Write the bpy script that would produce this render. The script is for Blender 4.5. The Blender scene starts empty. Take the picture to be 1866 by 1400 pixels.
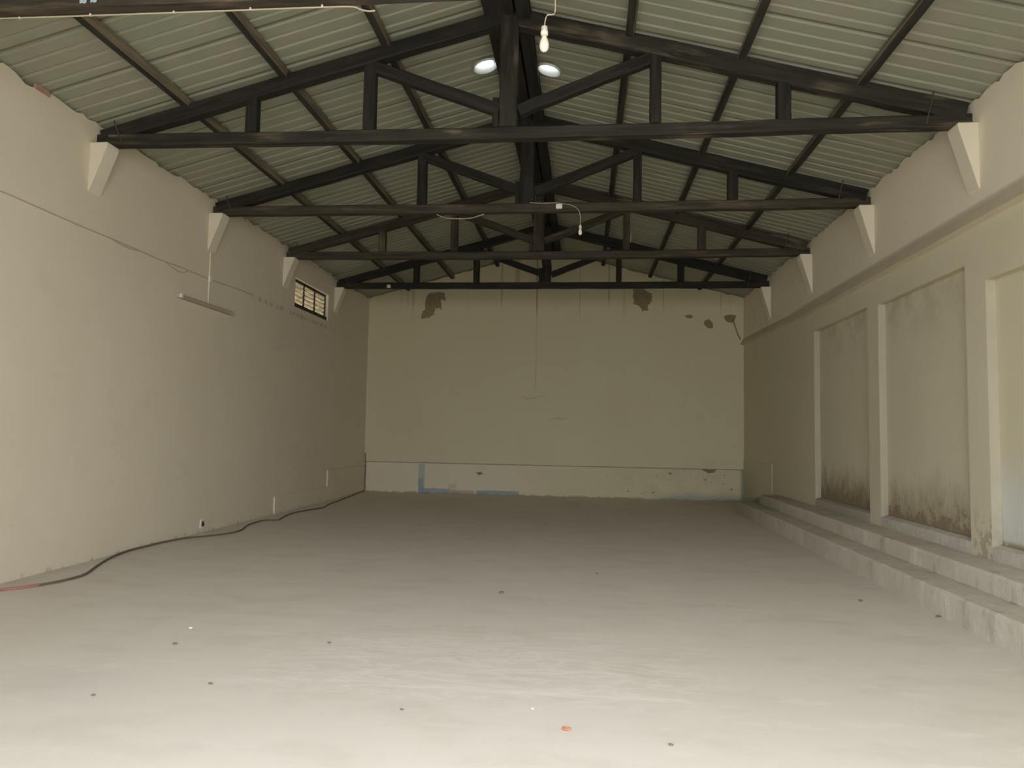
import bpy, bmesh, math, random
from mathutils import Vector, Matrix

random.seed(7)
scene = bpy.context.scene
COL = scene.collection

# ------------------------------------------------------------------ camera
F_PX, YAW, PITCH, ROLL, CAM_H = 1321.4, 0.0995, 0.0684, -0.0186, 1.5
XL, XR, YB = -5.45, 3.80, 17.77          # inner faces of the side and back walls
YF = -0.4                                # inner face of the front wall (behind the camera)
TRUSS_Y = [4.86, 7.395, 9.956, 12.589, 15.309]


def cam_rot():
    return (Matrix.Rotation(YAW, 3, 'Z') @ Matrix.Rotation(PITCH, 3, 'X') @ Matrix.Rotation(ROLL, 3, 'Y'))


cd = bpy.data.cameras.new('camera')
cd.sensor_fit = 'HORIZONTAL'
cd.sensor_width = 36.0
cd.lens = 36.0 * F_PX / 1866.0
cd.clip_end = 300
cam = bpy.data.objects.new('camera', cd)
COL.objects.link(cam)
R = cam_rot()
M4 = Matrix.Identity(4)
for i in range(3):
    M4[i][0] = R[i][0]; M4[i][1] = R[i][2]; M4[i][2] = -R[i][1]
M4[2][3] = CAM_H
cam.matrix_world = M4
scene.camera = cam

# ------------------------------------------------------------------ sky, light, exposure
SKY = 12.2
world = bpy.data.worlds.new('overcast_sky')
scene.world = world
world.use_nodes = True
wt = world.node_tree
wt.nodes.clear()
wo = wt.nodes.new('ShaderNodeOutputWorld')
bg = wt.nodes.new('ShaderNodeBackground')
tc = wt.nodes.new('ShaderNodeTexCoord')
sx = wt.nodes.new('ShaderNodeSeparateXYZ')
rp = wt.nodes.new('ShaderNodeValToRGB')
rp.color_ramp.elements[0].position = 0.0
rp.color_ramp.elements[0].color = (0.60, 0.635, 0.67, 1)
rp.color_ramp.elements[1].position = 1.0
rp.color_ramp.elements[1].color = (0.97, 1.02, 1.09, 1)
wt.links.new(tc.outputs['Generated'], sx.inputs[0])
wt.links.new(sx.outputs['Z'], rp.inputs[0])
wt.links.new(rp.outputs[0], bg.inputs[0])
bg.inputs[1].default_value = SKY
wt.links.new(bg.outputs[0], wo.inputs[0])

# sampling portal in the loading door behind the camera (guides sky samples, emits nothing)
DOOR = (-2.9, 2.75, 4.5)                 # x from, x to, height
pl = bpy.data.lights.new('door_portal', 'AREA')
pl.shape = 'RECTANGLE'
pl.size = DOOR[1] - DOOR[0]
pl.size_y = DOOR[2]
pl.cycles.is_portal = True
po = bpy.data.objects.new('door_portal', pl)
COL.objects.link(po)
po.location = ((DOOR[0] + DOOR[1]) / 2, YF - 0.1, DOOR[2] / 2)
po.rotation_euler = (math.radians(90), 0, 0)

vs = scene.view_settings
vs.view_transform = 'Standard'
vs.look = 'None'
vs.exposure = 0.0
vs.gamma = 1.0
vs.use_curve_mapping = False
scene.cycles.max_bounces = 14
scene.cycles.diffuse_bounces = 10
scene.cycles.use_denoising = True
scene.cycles.caustics_reflective = False
scene.cycles.caustics_refractive = False

# ------------------------------------------------------------------ node helpers


class NT:
    def __init__(self, name):
        self.m = bpy.data.materials.new(name)
        self.m.use_nodes = True
        self.t = self.m.node_tree
        self.b = next(n for n in self.t.nodes if n.type == 'BSDF_PRINCIPLED')
        self.co = self.n('ShaderNodeTexCoord')
        self.obj = self.co.outputs['Object']
        self.uv = self.co.outputs['UV']
        self._xyz = None

    def n(self, typ):
        return self.t.nodes.new(typ)

    def put(self, sock, v):
        if hasattr(v, 'default_value') or hasattr(v, 'links'):
            self.t.links.new(v, sock)
        else:
            if sock.type == 'RGBA' and len(v) == 3:
                v = (*v, 1)
            sock.default_value = v

    def xyz(self, i):
        if self._xyz is None:
            s = self.n('ShaderNodeSeparateXYZ')
            self.put(s.inputs[0], self.obj)
            self._xyz = s.outputs
        return self._xyz[i]

    def math(self, op, a, b=None, clamp=False):
        x = self.n('ShaderNodeMath')
        x.operation = op
        x.use_clamp = clamp
        self.put(x.inputs[0], a)
        if b is not None:
            self.put(x.inputs[1], b)
        return x.outputs[0]

    def mul(self, *a):
        r = a[0]
        for v in a[1:]:
            r = self.math('MULTIPLY', r, v)
        return r

    def step(self, v, a, b):
        """smooth 0..1 as v runs from a to b (a may exceed b)"""
        x = self.n('ShaderNodeMapRange')
        x.interpolation_type = 'SMOOTHSTEP'
        self.put(x.inputs[0], v)
        flip = a > b
        x.inputs[1].default_value = min(a, b)
        x.inputs[2].default_value = max(a, b)
        x.inputs[3].default_value = 1.0 if flip else 0.0
        x.inputs[4].default_value = 0.0 if flip else 1.0
        return x.outputs[0]

    def scaled(self, vec, s, loc=(0, 0, 0)):
        x = self.n('ShaderNodeMapping')
        self.put(x.inputs[0], vec)
        x.inputs['Location'].default_value = loc
        x.inputs['Scale'].default_value = s
        return x.outputs[0]

    def noise(self, scale, detail=4, rough=0.55, stretch=None, vec=None, loc=(0, 0, 0), dist=0.0):
        v = vec if vec is not None else self.obj
        v = self.scaled(v, stretch or (1, 1, 1), loc)
        x = self.n('ShaderNodeTexNoise')
        self.put(x.inputs['Vector'], v)
        x.inputs['Scale'].default_value = scale
        x.inputs['Detail'].default_value = detail
        x.inputs['Roughness'].default_value = rough
        x.inputs['Distortion'].default_value = dist
        return x.outputs['Fac']

    def mix(self, f, a, b):
        x = self.n('ShaderNodeMix')
        x.data_type = 'RGBA'
        self.put(x.inputs[0], f)
        self.put(x.inputs[6], a)
        self.put(x.inputs[7], b)
        return x.outputs[2]

    def rect(self, u, v, u0, u1, v0, v1, soft=0.02):
        return self.mul(self.step(u, u0 - soft, u0 + soft), self.step(u, u1 + soft, u1 - soft),
                        self.step(v, v0 - soft, v0 + soft), self.step(v, v1 + soft, v1 - soft))

    def bump(self, h, strength=0.2, dist=0.02):
        x = self.n('ShaderNodeBump')
        x.inputs['Strength'].default_value = strength
        x.inputs['Distance'].default_value = dist
        self.put(x.inputs['Height'], h)
        self.t.links.new(x.outputs[0], self.b.inputs['Normal'])

    def done(self, color, rough=0.9, spec=0.2):
        self.put(self.b.inputs['Base Color'], color)
        self.put(self.b.inputs['Roughness'], rough)
        self.b.inputs['Specular IOR Level'].default_value = spec
        return self.m


def plain(name, col, rough=0.7, spec=0.3, var=0.12, scale=30):
    k = NT(name)
    f = k.noise(scale, 3)
    c = k.mix(f, tuple(v * (1 - var) for v in col), tuple(min(1, v * (1 + var)) for v in col))
    return k.done(c, rough, spec)


WALL = (0.73, 0.655, 0.515)


def wall_base(k, tint=(1, 1, 1)):
    def T(c):
        return tuple(a * b for a, b in zip(c, tint))
    big = k.noise(0.55, 3, 0.5)
    mid = k.noise(2.3, 5, 0.6, loc=(3, 1, 7))
    c = k.mix(big, T((0.67, 0.585, 0.44)), T((0.73, 0.66, 0.52)))
    c = k.mix(k.mul(k.step(mid, 0.52, 0.72), 0.35), c, T((0.64, 0.575, 0.44)))
    fine = k.noise(40, 4, 0.6)
    k.bump(k.math('ADD', k.math('MULTIPLY', k.noise(1.6, 4, 0.55, loc=(9, 2, 4)), 1.0), k.math('MULTIPLY', fine, 0.05)), 0.28, 0.03)
    return c


def wall_left_mat():
    k = NT('old_cream_paint')
    c = wall_base(k, (1.0, 1.0, 1.02))
    z, y = k.xyz(2), k.xyz(1)
    # scuffs in the middle of the wall and a grimy strip along the floor
    n = k.noise(3.0, 6, 0.65, stretch=(1, 1, 1.6), loc=(0, 4, 2))
    c = k.mix(k.mul(k.step(n, 0.60, 0.75), k.step(z, 3.0, 1.2), 0.22), c, (0.45, 0.38, 0.27))
    n2 = k.noise(9, 5, 0.7)
    c = k.mix(k.mul(k.step(z, 0.07, 0.0), k.step(n2, 0.50, 0.62), 0.6), c, (0.30, 0.24, 0.165))
    # flaked run of paint on the far half of the cable line
    line = k.mul(k.step(z, 3.62, 3.66), k.step(z, 3.74, 3.69), k.step(y, 11.0, 11.6), k.step(y, 15.6, 15.0))
    c = k.mix(k.mul(line, k.step(k.noise(14, 2, 0.5, stretch=(0, 1, 0.4)), 0.48, 0.6), 0.5), c, (0.30, 0.25, 0.18))
    return k.done(c, 0.75, 0.25)


def wall_right_mat():
    k = NT('damp_cream_paint')
    c = wall_base(k, (0.895, 0.92, 0.875))
    x, y, z = k.xyz(0), k.xyz(1), k.xyz(2)
    c = k.mix(k.mul(k.step(z, 3.70, 3.78), 0.85), c, k.mix(k.noise(0.8, 3, 0.5, loc=(2, 2, 2)), (0.78, 0.70, 0.56), (0.83, 0.75, 0.61)))
    rec = k.step(x, 3.83, 3.87)
    drip = k.noise(5.0, 5, 0.65, stretch=(1, 1.3, 0.28))
    blot = k.noise(7.0, 6, 0.68, stretch=(1, 1, 0.8), loc=(2, 8, 1))
    # green-brown damp rising from the sill, strongest in the far bay
    h = k.math('ADD', z, k.math('MULTIPLY', k.noise(4.0, 6, 0.66, stretch=(1, 1.2, 0.55)), -0.9))
    damp = k.mul(k.step(h, 0.75, 0.05), rec, k.step(y, 5.8, 8.4))
    c = k.mix(k.mul(damp, 0.72), c, (0.275, 0.225, 0.125))
    far = k.mul(damp, k.step(y, 9.6, 10.6), k.step(z, 1.3, 0.6), 0.55)
    c = k.mix(far, c, (0.20, 0.165, 0.095))
    st = k.mul(k.step(drip, 0.56, 0.66), k.step(z, 1.25, 0.75), k.step(z, 0.5, 0.62), rec, k.step(y, 6.8, 8.4), 0.45)
    c = k.mix(st, c, (0.26, 0.21, 0.13))
    h2 = k.math('ADD', z, k.math('MULTIPLY', blot, -0.8))
    peel = k.mul(k.step(h2, 0.29, 0.23), rec)
    c = k.mix(k.mul(peel, 0.85), c, (0.27, 0.205, 0.145))
    foot = k.mul(k.step(z, 1.05, 0.55), k.step(blot, 0.53, 0.575), rec)
    c = k.mix(k.mul(foot, 0.75), c, (0.25, 0.19, 0.13))
    # blotched foot of the near pilaster
    pil = k.mul(k.step(z, 1.05, 0.5), k.step(y, 8.0, 7.2), k.step(blot, 0.52, 0.57))
    c = k.mix(k.mul(pil, 0.7), c, (0.30, 0.235, 0.16))
    # rough grey plinth under the sills of the bays
    bay = k.math('ADD', k.math('ADD', k.rect(y, z, 10.15, 12.44, -1, 0.55, 0.006), k.rect(y, z, 7.62, 9.79, -1, 0.55, 0.006)), k.rect(y, z, 4.0, 7.25, -1, 0.55, 0.006), clamp=True)
    pc = k.mix(k.noise(11, 6, 0.7), (0.34, 0.30, 0.235), (0.76, 0.73, 0.66))
    pc = k.mix(k.mul(k.step(y, 9.0, 11.0), 0.7), pc, (0.36, 0.315, 0.25))
    c = k.mix(bay, c, pc)
    # dark line along the top of the ledge, then mildew under the lintel
    gr = k.mul(k.step(z, 3.76, 3.785), k.step(z, 3.86, 3.80), k.step(y, 14.5, 12.5), k.step(x, 3.9, 3.85), 0.6)
    c = k.mix(gr, c, (0.33, 0.28, 0.19))
    top = k.mul(k.step(z, 2.55, 3.28), rec, k.step(k.noise(3.2, 6, 0.68, loc=(1, 5, 3)), 0.42, 0.66), k.step(y, 7.2, 7.8))
    c = k.mix(k.mul(top, 0.42), c, (0.32, 0.29, 0.20))
    # green tinge in the far corner
    cor = k.mul(k.step(y, 16.2, 17.6), k.step(z, 1.1, 0.5))
    c = k.mix(k.mul(cor, 0.5), c, (0.36, 0.38, 0.26))
    sk = k.mul(k.step(k.noise(6, 3, 0.5, stretch=(1, 1, 0.12), loc=(7, 7, 0)), 0.56, 0.72), k.step(z, 2.6, 4.2), k.step(y, 13.5, 15.5), 0.28)
    c = k.mix(sk, c, (0.36, 0.33, 0.24))
    wht = k.mul(k.step(z, 1.45, 0.9), k.step(z, 0.56, 0.62), k.step(y, 7.3, 7.2), rec, 0.85)
    c = k.mix(wht, c, (0.66, 0.675, 0.63))
    # door-facing jambs of the bays coloured darker to offset the daylight they catch
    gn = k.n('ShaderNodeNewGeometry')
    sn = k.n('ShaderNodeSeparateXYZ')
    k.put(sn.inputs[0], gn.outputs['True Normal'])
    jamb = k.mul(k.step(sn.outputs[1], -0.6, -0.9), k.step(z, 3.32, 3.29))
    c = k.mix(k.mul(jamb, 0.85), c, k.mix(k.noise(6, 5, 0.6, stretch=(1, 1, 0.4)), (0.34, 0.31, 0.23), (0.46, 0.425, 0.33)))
    return k.done(c, 0.8, 0.2)


def wall_back_mat():
    k = NT('stained_cream_paint')
    c = wall_base(k, (0.91, 0.93, 0.825))
    x, z = k.xyz(0), k.xyz(2)
    # rain streaks under the roof
    n = k.noise(4.2, 3, 0.6, stretch=(1, 1, 0.04))
    c = k.mix(k.mul(k.step(n, 0.60, 0.72), k.step(z, 4.0, 4.95), 0.35), c, (0.33, 0.27, 0.19))
    for x0, z0, w, a in ((-1.19, 2.5, 0.013, .26), (-1.19, 4.35, 0.02, .6), (-2.07, 4.55, 0.016, .6), (-0.13, 4.3, 0.012, .4),
                         (0.58, 4.62, 0.02, .55), (1.9, 4.5, 0.012, .5), (-4.3, 4.5, 0.012, .5), (-4.45, 4.55, 0.012, .5),
                         (-4.62, 4.6, 0.012, .4), (3.27, 4.4, 0.02, .35), (-1.68, 5.0, 0.05, .5)):
        d = k.math('ABSOLUTE', k.math('ADD', x, -x0))
        c = k.mix(k.mul(k.step(d, w * 1.8, w * 0.4), k.step(z, z0 - 0.05, z0 + 0.3), a), c, (0.27, 0.22, 0.15))
    # two horizontal hairline blisters
    bl = k.noise(4, 4, 0.6)
    for x0, x1, z0 in ((-1.5, -0.95, 2.42), (-0.85, -0.42, 1.88)):
        zz = k.math('ADD', z, k.math('MULTIPLY', k.math('ADD', bl, -0.5), 0.35))
        c = k.mix(k.mul(k.rect(x, zz, x0, x1, z0 - 0.012, z0 + 0.012, 0.02), 0.55), c, (0.33, 0.28, 0.18))
    return k.done(c, 0.8, 0.2)


def dado_back_mat():
    k = NT('patched_dado_paint')
    c = wall_base(k, (0.91, 0.93, 0.825))
    x, z = k.xyz(0), k.xyz(2)
    n = k.noise(6, 5, 0.65)
    c = k.mix(k.mul(k.step(x, 0.2, -2.5), 0.5), c, (0.76, 0.67, 0.56))
    blue = (0.29, 0.355, 0.39)
    wob = k.math('MULTIPLY', k.math('ADD', n, -0.5), 0.06)
    xx, zz = k.math('ADD', x, wob), k.math('ADD', z, wob)
    for r, a in (((-4.06, -3.90, 0.0, 0.72), .55), ((-4.06, -3.93, 0.0, 0.36), .75), ((-4.06, -3.25, -.1, 0.12), .85), ((-2.6, -1.55, -.1, 0.10), .85)):
        c = k.mix(k.mul(k.rect(xx, zz, *r, 0.012), a), c, blue)
    c = k.mix(k.mul(k.rect(xx, zz, -3.22, -2.66, -.1, 0.09, 0.012), 0.7), c, (0.42, 0.34, 0.28))
    c = k.mix(k.mul(k.rect(xx, zz, -3.30, -3.10, -.1, 0.24, 0.012), 0.35), c, (0.42, 0.34, 0.28))
    # mouldy, greenish right half
    c = k.mix(k.mul(k.step(z, 0.722, 0.738), 0.75), c, (0.22, 0.17, 0.11))
    m = k.mul(k.step(x, -0.6, 2.2), k.step(k.noise(2.6, 6, 0.68, loc=(3, 3, 3)), 0.44, 0.64))
    c = k.mix(k.mul(m, 0.30), c, (0.44, 0.42, 0.29))
    g = k.mul(k.step(z, 0.22, 0.02), k.step(x, 1.2, 2.6))
    c = k.mix(k.mul(g, 0.7), c, (0.25, 0.32, 0.30))
    e = k.step(x, 3.68, 3.76)
    c = k.mix(k.mul(e, 0.7), c, (0.17, 0.21, 0.15))
    sp = k.mul(k.step(k.noise(9, 3, 0.6, loc=(5, 0, 2)), 0.66, 0.70), k.step(x, -0.9, 0.6))
    c = k.mix(k.mul(sp, 0.8), c, (0.17, 0.13, 0.08))
    ft = k.mul(k.step(z, 0.05, 0.01), k.step(n, 0.40, 0.55))
    c = k.mix(k.mul(ft, 0.6), c, (0.20, 0.16, 0.11))
    return k.done(c, 0.8, 0.2)


def floor_mat():
    k = NT('worn_screed')
    x, y = k.xyz(0), k.xyz(1)
    a = k.noise(0.45, 4, 0.55)
    b = k.noise(1.7, 6, 0.62, stretch=(0.8, 1.6, 1), loc=(4, 2, 0))
    c = k.mix(a, (0.62, 0.565, 0.49), (0.72, 0.675, 0.60))
    c = k.mix(k.mul(k.step(b, 0.46, 0.68), 0.45), c, (0.57, 0.52, 0.445))
    c = k.mix(k.mul(k.step(k.noise(2.6, 5, 0.6, stretch=(0.55, 1.7, 1), loc=(1, 9, 0)), 0.56, 0.70), 0.4), c, (0.76, 0.72, 0.65))
    # pale trowelled patch with bright ridges in the near middle
    zone = k.mul(k.step(x, -2.6, -1.4), k.step(x, 1.2, 0.4), k.step(y, 4.0, 4.3), k.step(y, 5.9, 5.2))
    rid = k.noise(2.2, 7, 0.66, stretch=(0.7, 2.6, 1), loc=(2, 5, 0), dist=0.8)
    band = k.math('SUBTRACT', 1.0, k.math('MULTIPLY', k.math('ABSOLUTE', k.math('ADD', rid, -0.5)), 22), clamp=True)
    c = k.mix(k.mul(band, zone, 0.40), c, (0.84, 0.79, 0.71))
    l1 = k.mul(k.rect(x, k.math('ADD', y, k.math('MULTIPLY', k.math('ADD', b, -0.5), 0.08)), -1.2, 0.6, 4.30, 4.33, 0.03), k.step(a, 0.3, 0.5))
    c = k.mix(k.mul(l1, 0.45), c, (0.82, 0.78, 0.70))
    sp = k.step(k.noise(26, 2, 0.5, loc=(1, 1, 0)), 0.765, 0.785)
    c = k.mix(k.mul(sp, 0.55), c, (0.26, 0.21, 0.16))
    stain = k.mul(k.rect(x, y, -3.15, -2.7, 3.9, 4.3, 0.22), 0.20)
    c = k.mix(stain, c, (0.42, 0.44, 0.45))
    # damp dark floor in the far right corner
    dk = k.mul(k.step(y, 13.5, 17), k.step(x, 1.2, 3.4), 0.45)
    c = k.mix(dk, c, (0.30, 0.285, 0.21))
    dirt = k.mul(k.step(x, XL + 0.28, XL + 0.02), k.step(k.noise(6, 4, 0.6), 0.25, 0.7), k.step(y, 9.5, 7.5), 0.5)
    c = k.mix(dirt, c, (0.47, 0.39, 0.30))
    k.bump(k.noise(12, 6, 0.6), 0.12, 0.01)
    return k.done(c, k.math('ADD', 0.62, k.math('MULTIPLY', b, 0.25)), 0.30)


def steps_mat():
    k = NT('rough_concrete')
    a = k.noise(1.4, 5, 0.6)
    d = k.noise(3.5, 6, 0.7, stretch=(1, 1, 0.25), loc=(3, 1, 0))
    c = k.mix(a, (0.50, 0.455, 0.375), (0.66, 0.62, 0.53))
    c = k.mix(k.mul(k.step(d, 0.54, 0.66), 0.5), c, (0.76, 0.73, 0.67))
    c = k.mix(k.mul(k.step(d, 0.44, 0.34), 0.5), c, (0.36, 0.32, 0.27))
    y = k.xyz(1)
    c = k.mix(k.mul(k.step(y, 11.5 - 8.5, 15.0 - 8.5), 0.6), c, (0.26, 0.25, 0.185))
    k.bump(k.noise(14, 6, 0.7), 0.5, 0.02)
    return k.done(c, 0.9, 0.2)


SHEET_W = 0.183 * 4


def roof_mat():
    k = NT('galvanised_sheet')
    n = k.noise(1.1, 4, 0.6)
    c = k.mix(n, (0.295, 0.29, 0.215), (0.335, 0.325, 0.25))
    c = k.mix(k.mul(k.step(k.noise(1.6, 3, 0.5, loc=(4, 4, 0)), 0.45, 0.62), 0.6), c, (0.28, 0.305, 0.22))
    y = k.xyz(1)
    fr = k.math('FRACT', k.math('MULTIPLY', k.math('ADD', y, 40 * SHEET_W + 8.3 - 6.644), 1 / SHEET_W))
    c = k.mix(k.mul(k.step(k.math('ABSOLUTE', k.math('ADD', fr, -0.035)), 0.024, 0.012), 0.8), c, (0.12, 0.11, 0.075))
    d = k.noise(5, 4, 0.6, stretch=(0.2, 1, 1))
    c = k.mix(k.mul(k.step(d, 0.56, 0.75), 0.30), c, (0.29, 0.265, 0.21))
    return k.done(c, 0.55, 0.35)


def wood_mat(name, dark, light, amount):
    k = NT(name)
    g = k.noise(1.0, 6, 0.65, stretch=(1.3, 26, 1), vec=k.uv)
    p = k.noise(1.0, 3, 0.5, stretch=(1.1, 5, 1), vec=k.uv, loc=(5, 3, 0))
    c = k.mix(k.step(g, 0.35, 0.65), tuple(v * 0.7 for v in dark), tuple(v * 1.35 for v in dark))
    c = k.mix(k.mul(k.step(p, 0.52, 0.70), k.step(g, 0.38, 0.60), amount), c, light)
    k.bump(g, 0.5, 0.012)
    return k.done(c, 0.8, 0.2)


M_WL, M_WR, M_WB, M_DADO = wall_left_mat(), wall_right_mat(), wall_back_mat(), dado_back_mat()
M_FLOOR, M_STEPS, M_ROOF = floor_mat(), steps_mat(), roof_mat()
M_CHORD = wood_mat('dark_sawn_timber', (0.031, 0.028, 0.022), (0.20, 0.155, 0.105), 0.8)
M_BLACK = wood_mat('tarred_timber', (0.025, 0.0225, 0.019), (0.085, 0.068, 0.050), 0.35)
M_BROWN = wood_mat('brown_sawn_timber', (0.052, 0.043, 0.031), (0.19, 0.145, 0.095), 0.8)
M_PURLIN = wood_mat('weathered_purlin_timber', (0.185, 0.150, 0.102), (0.29, 0.235, 0.165), 0.6)
M_PURLIN_UNDER = wood_mat('dark_purlin_underside', (0.034, 0.032, 0.027), (0.07, 0.06, 0.045), 0.3)  # darker timber for the downward faces of the purlins
M_CORBEL = plain('white_corbel_paint', (0.70, 0.635, 0.50), 0.8, 0.2, 0.05, 4)
M_MORTAR = plain('bare_mortar', (0.27, 0.215, 0.135), 0.95, 0.1, 0.3, 14)
M_BRICK = plain('bare_brick', (0.42, 0.25, 0.19), 0.95, 0.1, 0.2, 14)
M_IRON = plain('rusty_iron', (0.07, 0.055, 0.042), 0.7, 0.3, 0.3)
M_WHITE = plain('white_plastic', (0.78, 0.74, 0.66), 0.5, 0.4, 0.04)
M_OPAL = plain('opal_bulb_glass', (0.86, 0.80, 0.70), 0.25, 0.5, 0.02)
M_CORD = plain('dusty_white_cord', (0.48, 0.40, 0.29), 0.7, 0.2, 0.1)
M_GREYCABLE = plain('painted_over_cable', (0.50, 0.42, 0.31), 0.8, 0.2, 0.15)
M_DARKCABLE = plain('dark_rubber_cable', (0.15, 0.125, 0.085), 0.7, 0.3, 0.2)
M_REDCABLE = plain('red_rubber_cable', (0.36, 0.17, 0.14), 0.7, 0.2, 0.15)
M_FRAME = plain('dark_painted_steel', (0.035, 0.030, 0.024), 0.6, 0.3, 0.2)
M_PAPER = plain('pale_blue_paper', (0.42, 0.48, 0.58), 0.9, 0.1, 0.1)
M_GROUND = plain('yard_ground', (0.60, 0.565, 0.50), 0.95, 0.1, 0.15, 1.5)
M_VENT = plain('bright_sheet_metal', (0.80, 0.82, 0.80), 0.35, 0.5, 0.03)
M_STONE = plain('dark_stone', (0.19, 0.155, 0.12), 0.9, 0.2, 0.3)
M_CHALK = plain('white_plaster_crumb', (0.80, 0.77, 0.68), 0.9, 0.2, 0.1)
M_LEAF = plain('dry_orange_leaf', (0.48, 0.20, 0.10), 0.8, 0.2, 0.2)


def translucent(name, col, trans):
    k = NT(name)
    n = k.noise(5, 4, 0.65, stretch=(1, 0.5, 6))
    c = k.mix(k.step(n, 0.35, 0.65), tuple(v * 0.62 for v in col), tuple(min(1, v * 1.12) for v in col))
    t = k.n('ShaderNodeBsdfTranslucent')
    k.put(t.inputs[0], c)
    mx = k.n('ShaderNodeMixShader')
    mx.inputs[0].default_value = trans
    k.done(c, 0.4, 0.4)
    out = next(q for q in k.t.nodes if q.type == 'OUTPUT_MATERIAL')
    k.t.links.new(k.b.outputs[0], mx.inputs[1])
    k.t.links.new(t.outputs[0], mx.inputs[2])
    k.t.links.new(mx.outputs[0], out.inputs[0])
    return k.m


M_SLAT = translucent('frosted_amber_glass', (0.42, 0.37, 0.275), 0.6)
M_DOME = translucent('white_translucent_dome', (0.88, 0.92, 0.92), 0.85)

# ------------------------------------------------------------------ mesh helpers


def bx(bm, x0, x1, y0, y1, z0, z1):
    v = [bm.verts.new(p) for p in ((x0, y0, z0), (x1, y0, z0), (x1, y1, z0), (x0, y1, z0),
                                   (x0, y0, z1), (x1, y0, z1), (x1, y1, z1), (x0, y1, z1))]
    for f in ((3, 2, 1, 0), (4, 5, 6, 7), (0, 1, 5, 4), (1, 2, 6, 5), (2, 3, 7, 6), (3, 0, 4, 7)):
        bm.faces.new([v[i] for i in f])
    return v


def prism(bm, pts, ext):
    """closed solid from a planar polygon of 3-D points pushed along ext"""
    ext = Vector(ext)
    a = [bm.verts.new(p) for p in pts]
    b = [bm.verts.new(Vector(p) + ext) for p in pts]
    n = len(pts)
    bm.faces.new(a)
    bm.faces.new(b[::-1])
    for i in range(n):
        j = (i + 1) % n
        bm.faces.new((a[j], a[i], b[i], b[j]))


def spline(pts, sub=6):
    P = [Vector(p) for p in pts]
    if len(P) < 3:
        return P
    out = []
    for i in range(len(P) - 1):
        p0, p1, p2, p3 = P[max(i - 1, 0)], P[i], P[i + 1], P[min(i + 2, len(P) - 1)]
        for s in range(sub):
            t = s / sub
            out.append(0.5 * ((2 * p1) + (p2 - p0) * t + (2 * p0 - 5 * p1 + 4 * p2 - p3) * t * t + (3 * p1 - p0 - 3 * p2 + p3) * t ** 3))
    out.append(P[-1])
    return out


def tube(bm, pts, r, sides=6, sub=6):
    P = spline(pts, sub)
    rings = []
    for i, p in enumerate(P):
        d = (P[min(i + 1, len(P) - 1)] - P[max(i - 1, 0)]).normalized()
        up = Vector((0, 0, 1)) if abs(d.z) < 0.9 else Vector((1, 0, 0))
        s = d.cross(up).normalized()
        u = s.cross(d)
        rings.append([bm.verts.new(p + r * (math.cos(a) * s + math.sin(a) * u)) for a in [2 * math.pi * q / sides for q in range(sides)]])
    for a, b in zip(rings, rings[1:]):
        for q in range(sides):
            bm.faces.new((a[q], a[(q + 1) % sides], b[(q + 1) % sides], b[q]))
    bm.faces.new(rings[0][::-1])
    bm.faces.new(rings[-1])


def lathe(bm, prof, c, sides=20, closed=True):
    """prof = (radius, z) pairs from the top down"""
    c = Vector(c)
    rings = []
    for r, z in prof:
        rings.append([bm.verts.new(c + Vector((r * math.cos(2 * math.pi * q / sides), r * math.sin(2 * math.pi * q / sides), z))) for q in range(sides)])
    for a, b in zip(rings, rings[1:]):
        for q in range(sides):
            bm.faces.new((a[q], b[q], b[(q + 1) % sides], a[(q + 1) % sides]))
    if closed:
        bm.faces.new(rings[0])
        bm.faces.new(rings[-1][::-1])


def beam(bm, p0, p1, w, h, up=(0, 0, 1), segs=10, jit=0.006, sag=0.0, ch=0.012):
    """old sawn timber: chamfered box with slightly wandering faces, UV in metres (u along, v around)"""
    p0, p1 = Vector(p0), Vector(p1)
    d = (p1 - p0).normalized()
    s = d.cross(Vector(up)).normalized()
    u = s.cross(d).normalized()
    L = (p1 - p0).length
    a, b = w / 2, h / 2
    sec = [(-a + ch, -b), (a - ch, -b), (a, -b + ch), (a, b - ch), (a - ch, b), (-a + ch, b), (-a, b - ch), (-a, -b + ch)]
    uvl = bm.loops.layers.uv.verify()
    off, offv = random.random() * 40, random.random() * 40
    rings = []
    for i in range(segs + 1):
        t = i / segs
        c = p0.lerp(p1, t) - Vector((0, 0, sag * 4 * t * (1 - t)))
        ds, du = random.uniform(-jit, jit), random.uniform(-jit, jit)
        ka, kb = 1 + random.uniform(-jit, jit) * 4, 1 + random.uniform(-jit, jit) * 4
        rings.append([bm.verts.new(c + s * (x * ka + ds) + u * (y * kb + du)) for x, y in sec])
    per = 2 * (w + h)
    for i, (r0, r1) in enumerate(zip(rings, rings[1:])):
        for q in range(8):
            f = bm.faces.new((r0[q], r1[q], r1[(q + 1) % 8], r0[(q + 1) % 8]))
            us = (i / segs * L, (i + 1) / segs * L, (i + 1) / segs * L, i / segs * L)
            vv = (q, q, q + 1, q + 1)
            for l, uu, v in zip(f.loops, us, vv):
                l[uvl].uv = (uu + off, v / 8 * per + offv)
    for r in (rings[0], rings[-1][::-1]):
        f = bm.faces.new(r)
        for l in f.loops:
            l[uvl].uv = (off + (l.vert.co - p0).dot(u) * 6, offv + (l.vert.co - p0).dot(s) * 2)


def empty(name, loc):
    o = bpy.data.objects.new(name, None)
    COL.objects.link(o)
    o.location = loc
    o.empty_display_size = 0.2
    return o


def wloc(o):
    v = Vector((0, 0, 0))
    while o is not None:
        v += o.location
        o = o.parent
    return v


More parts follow.
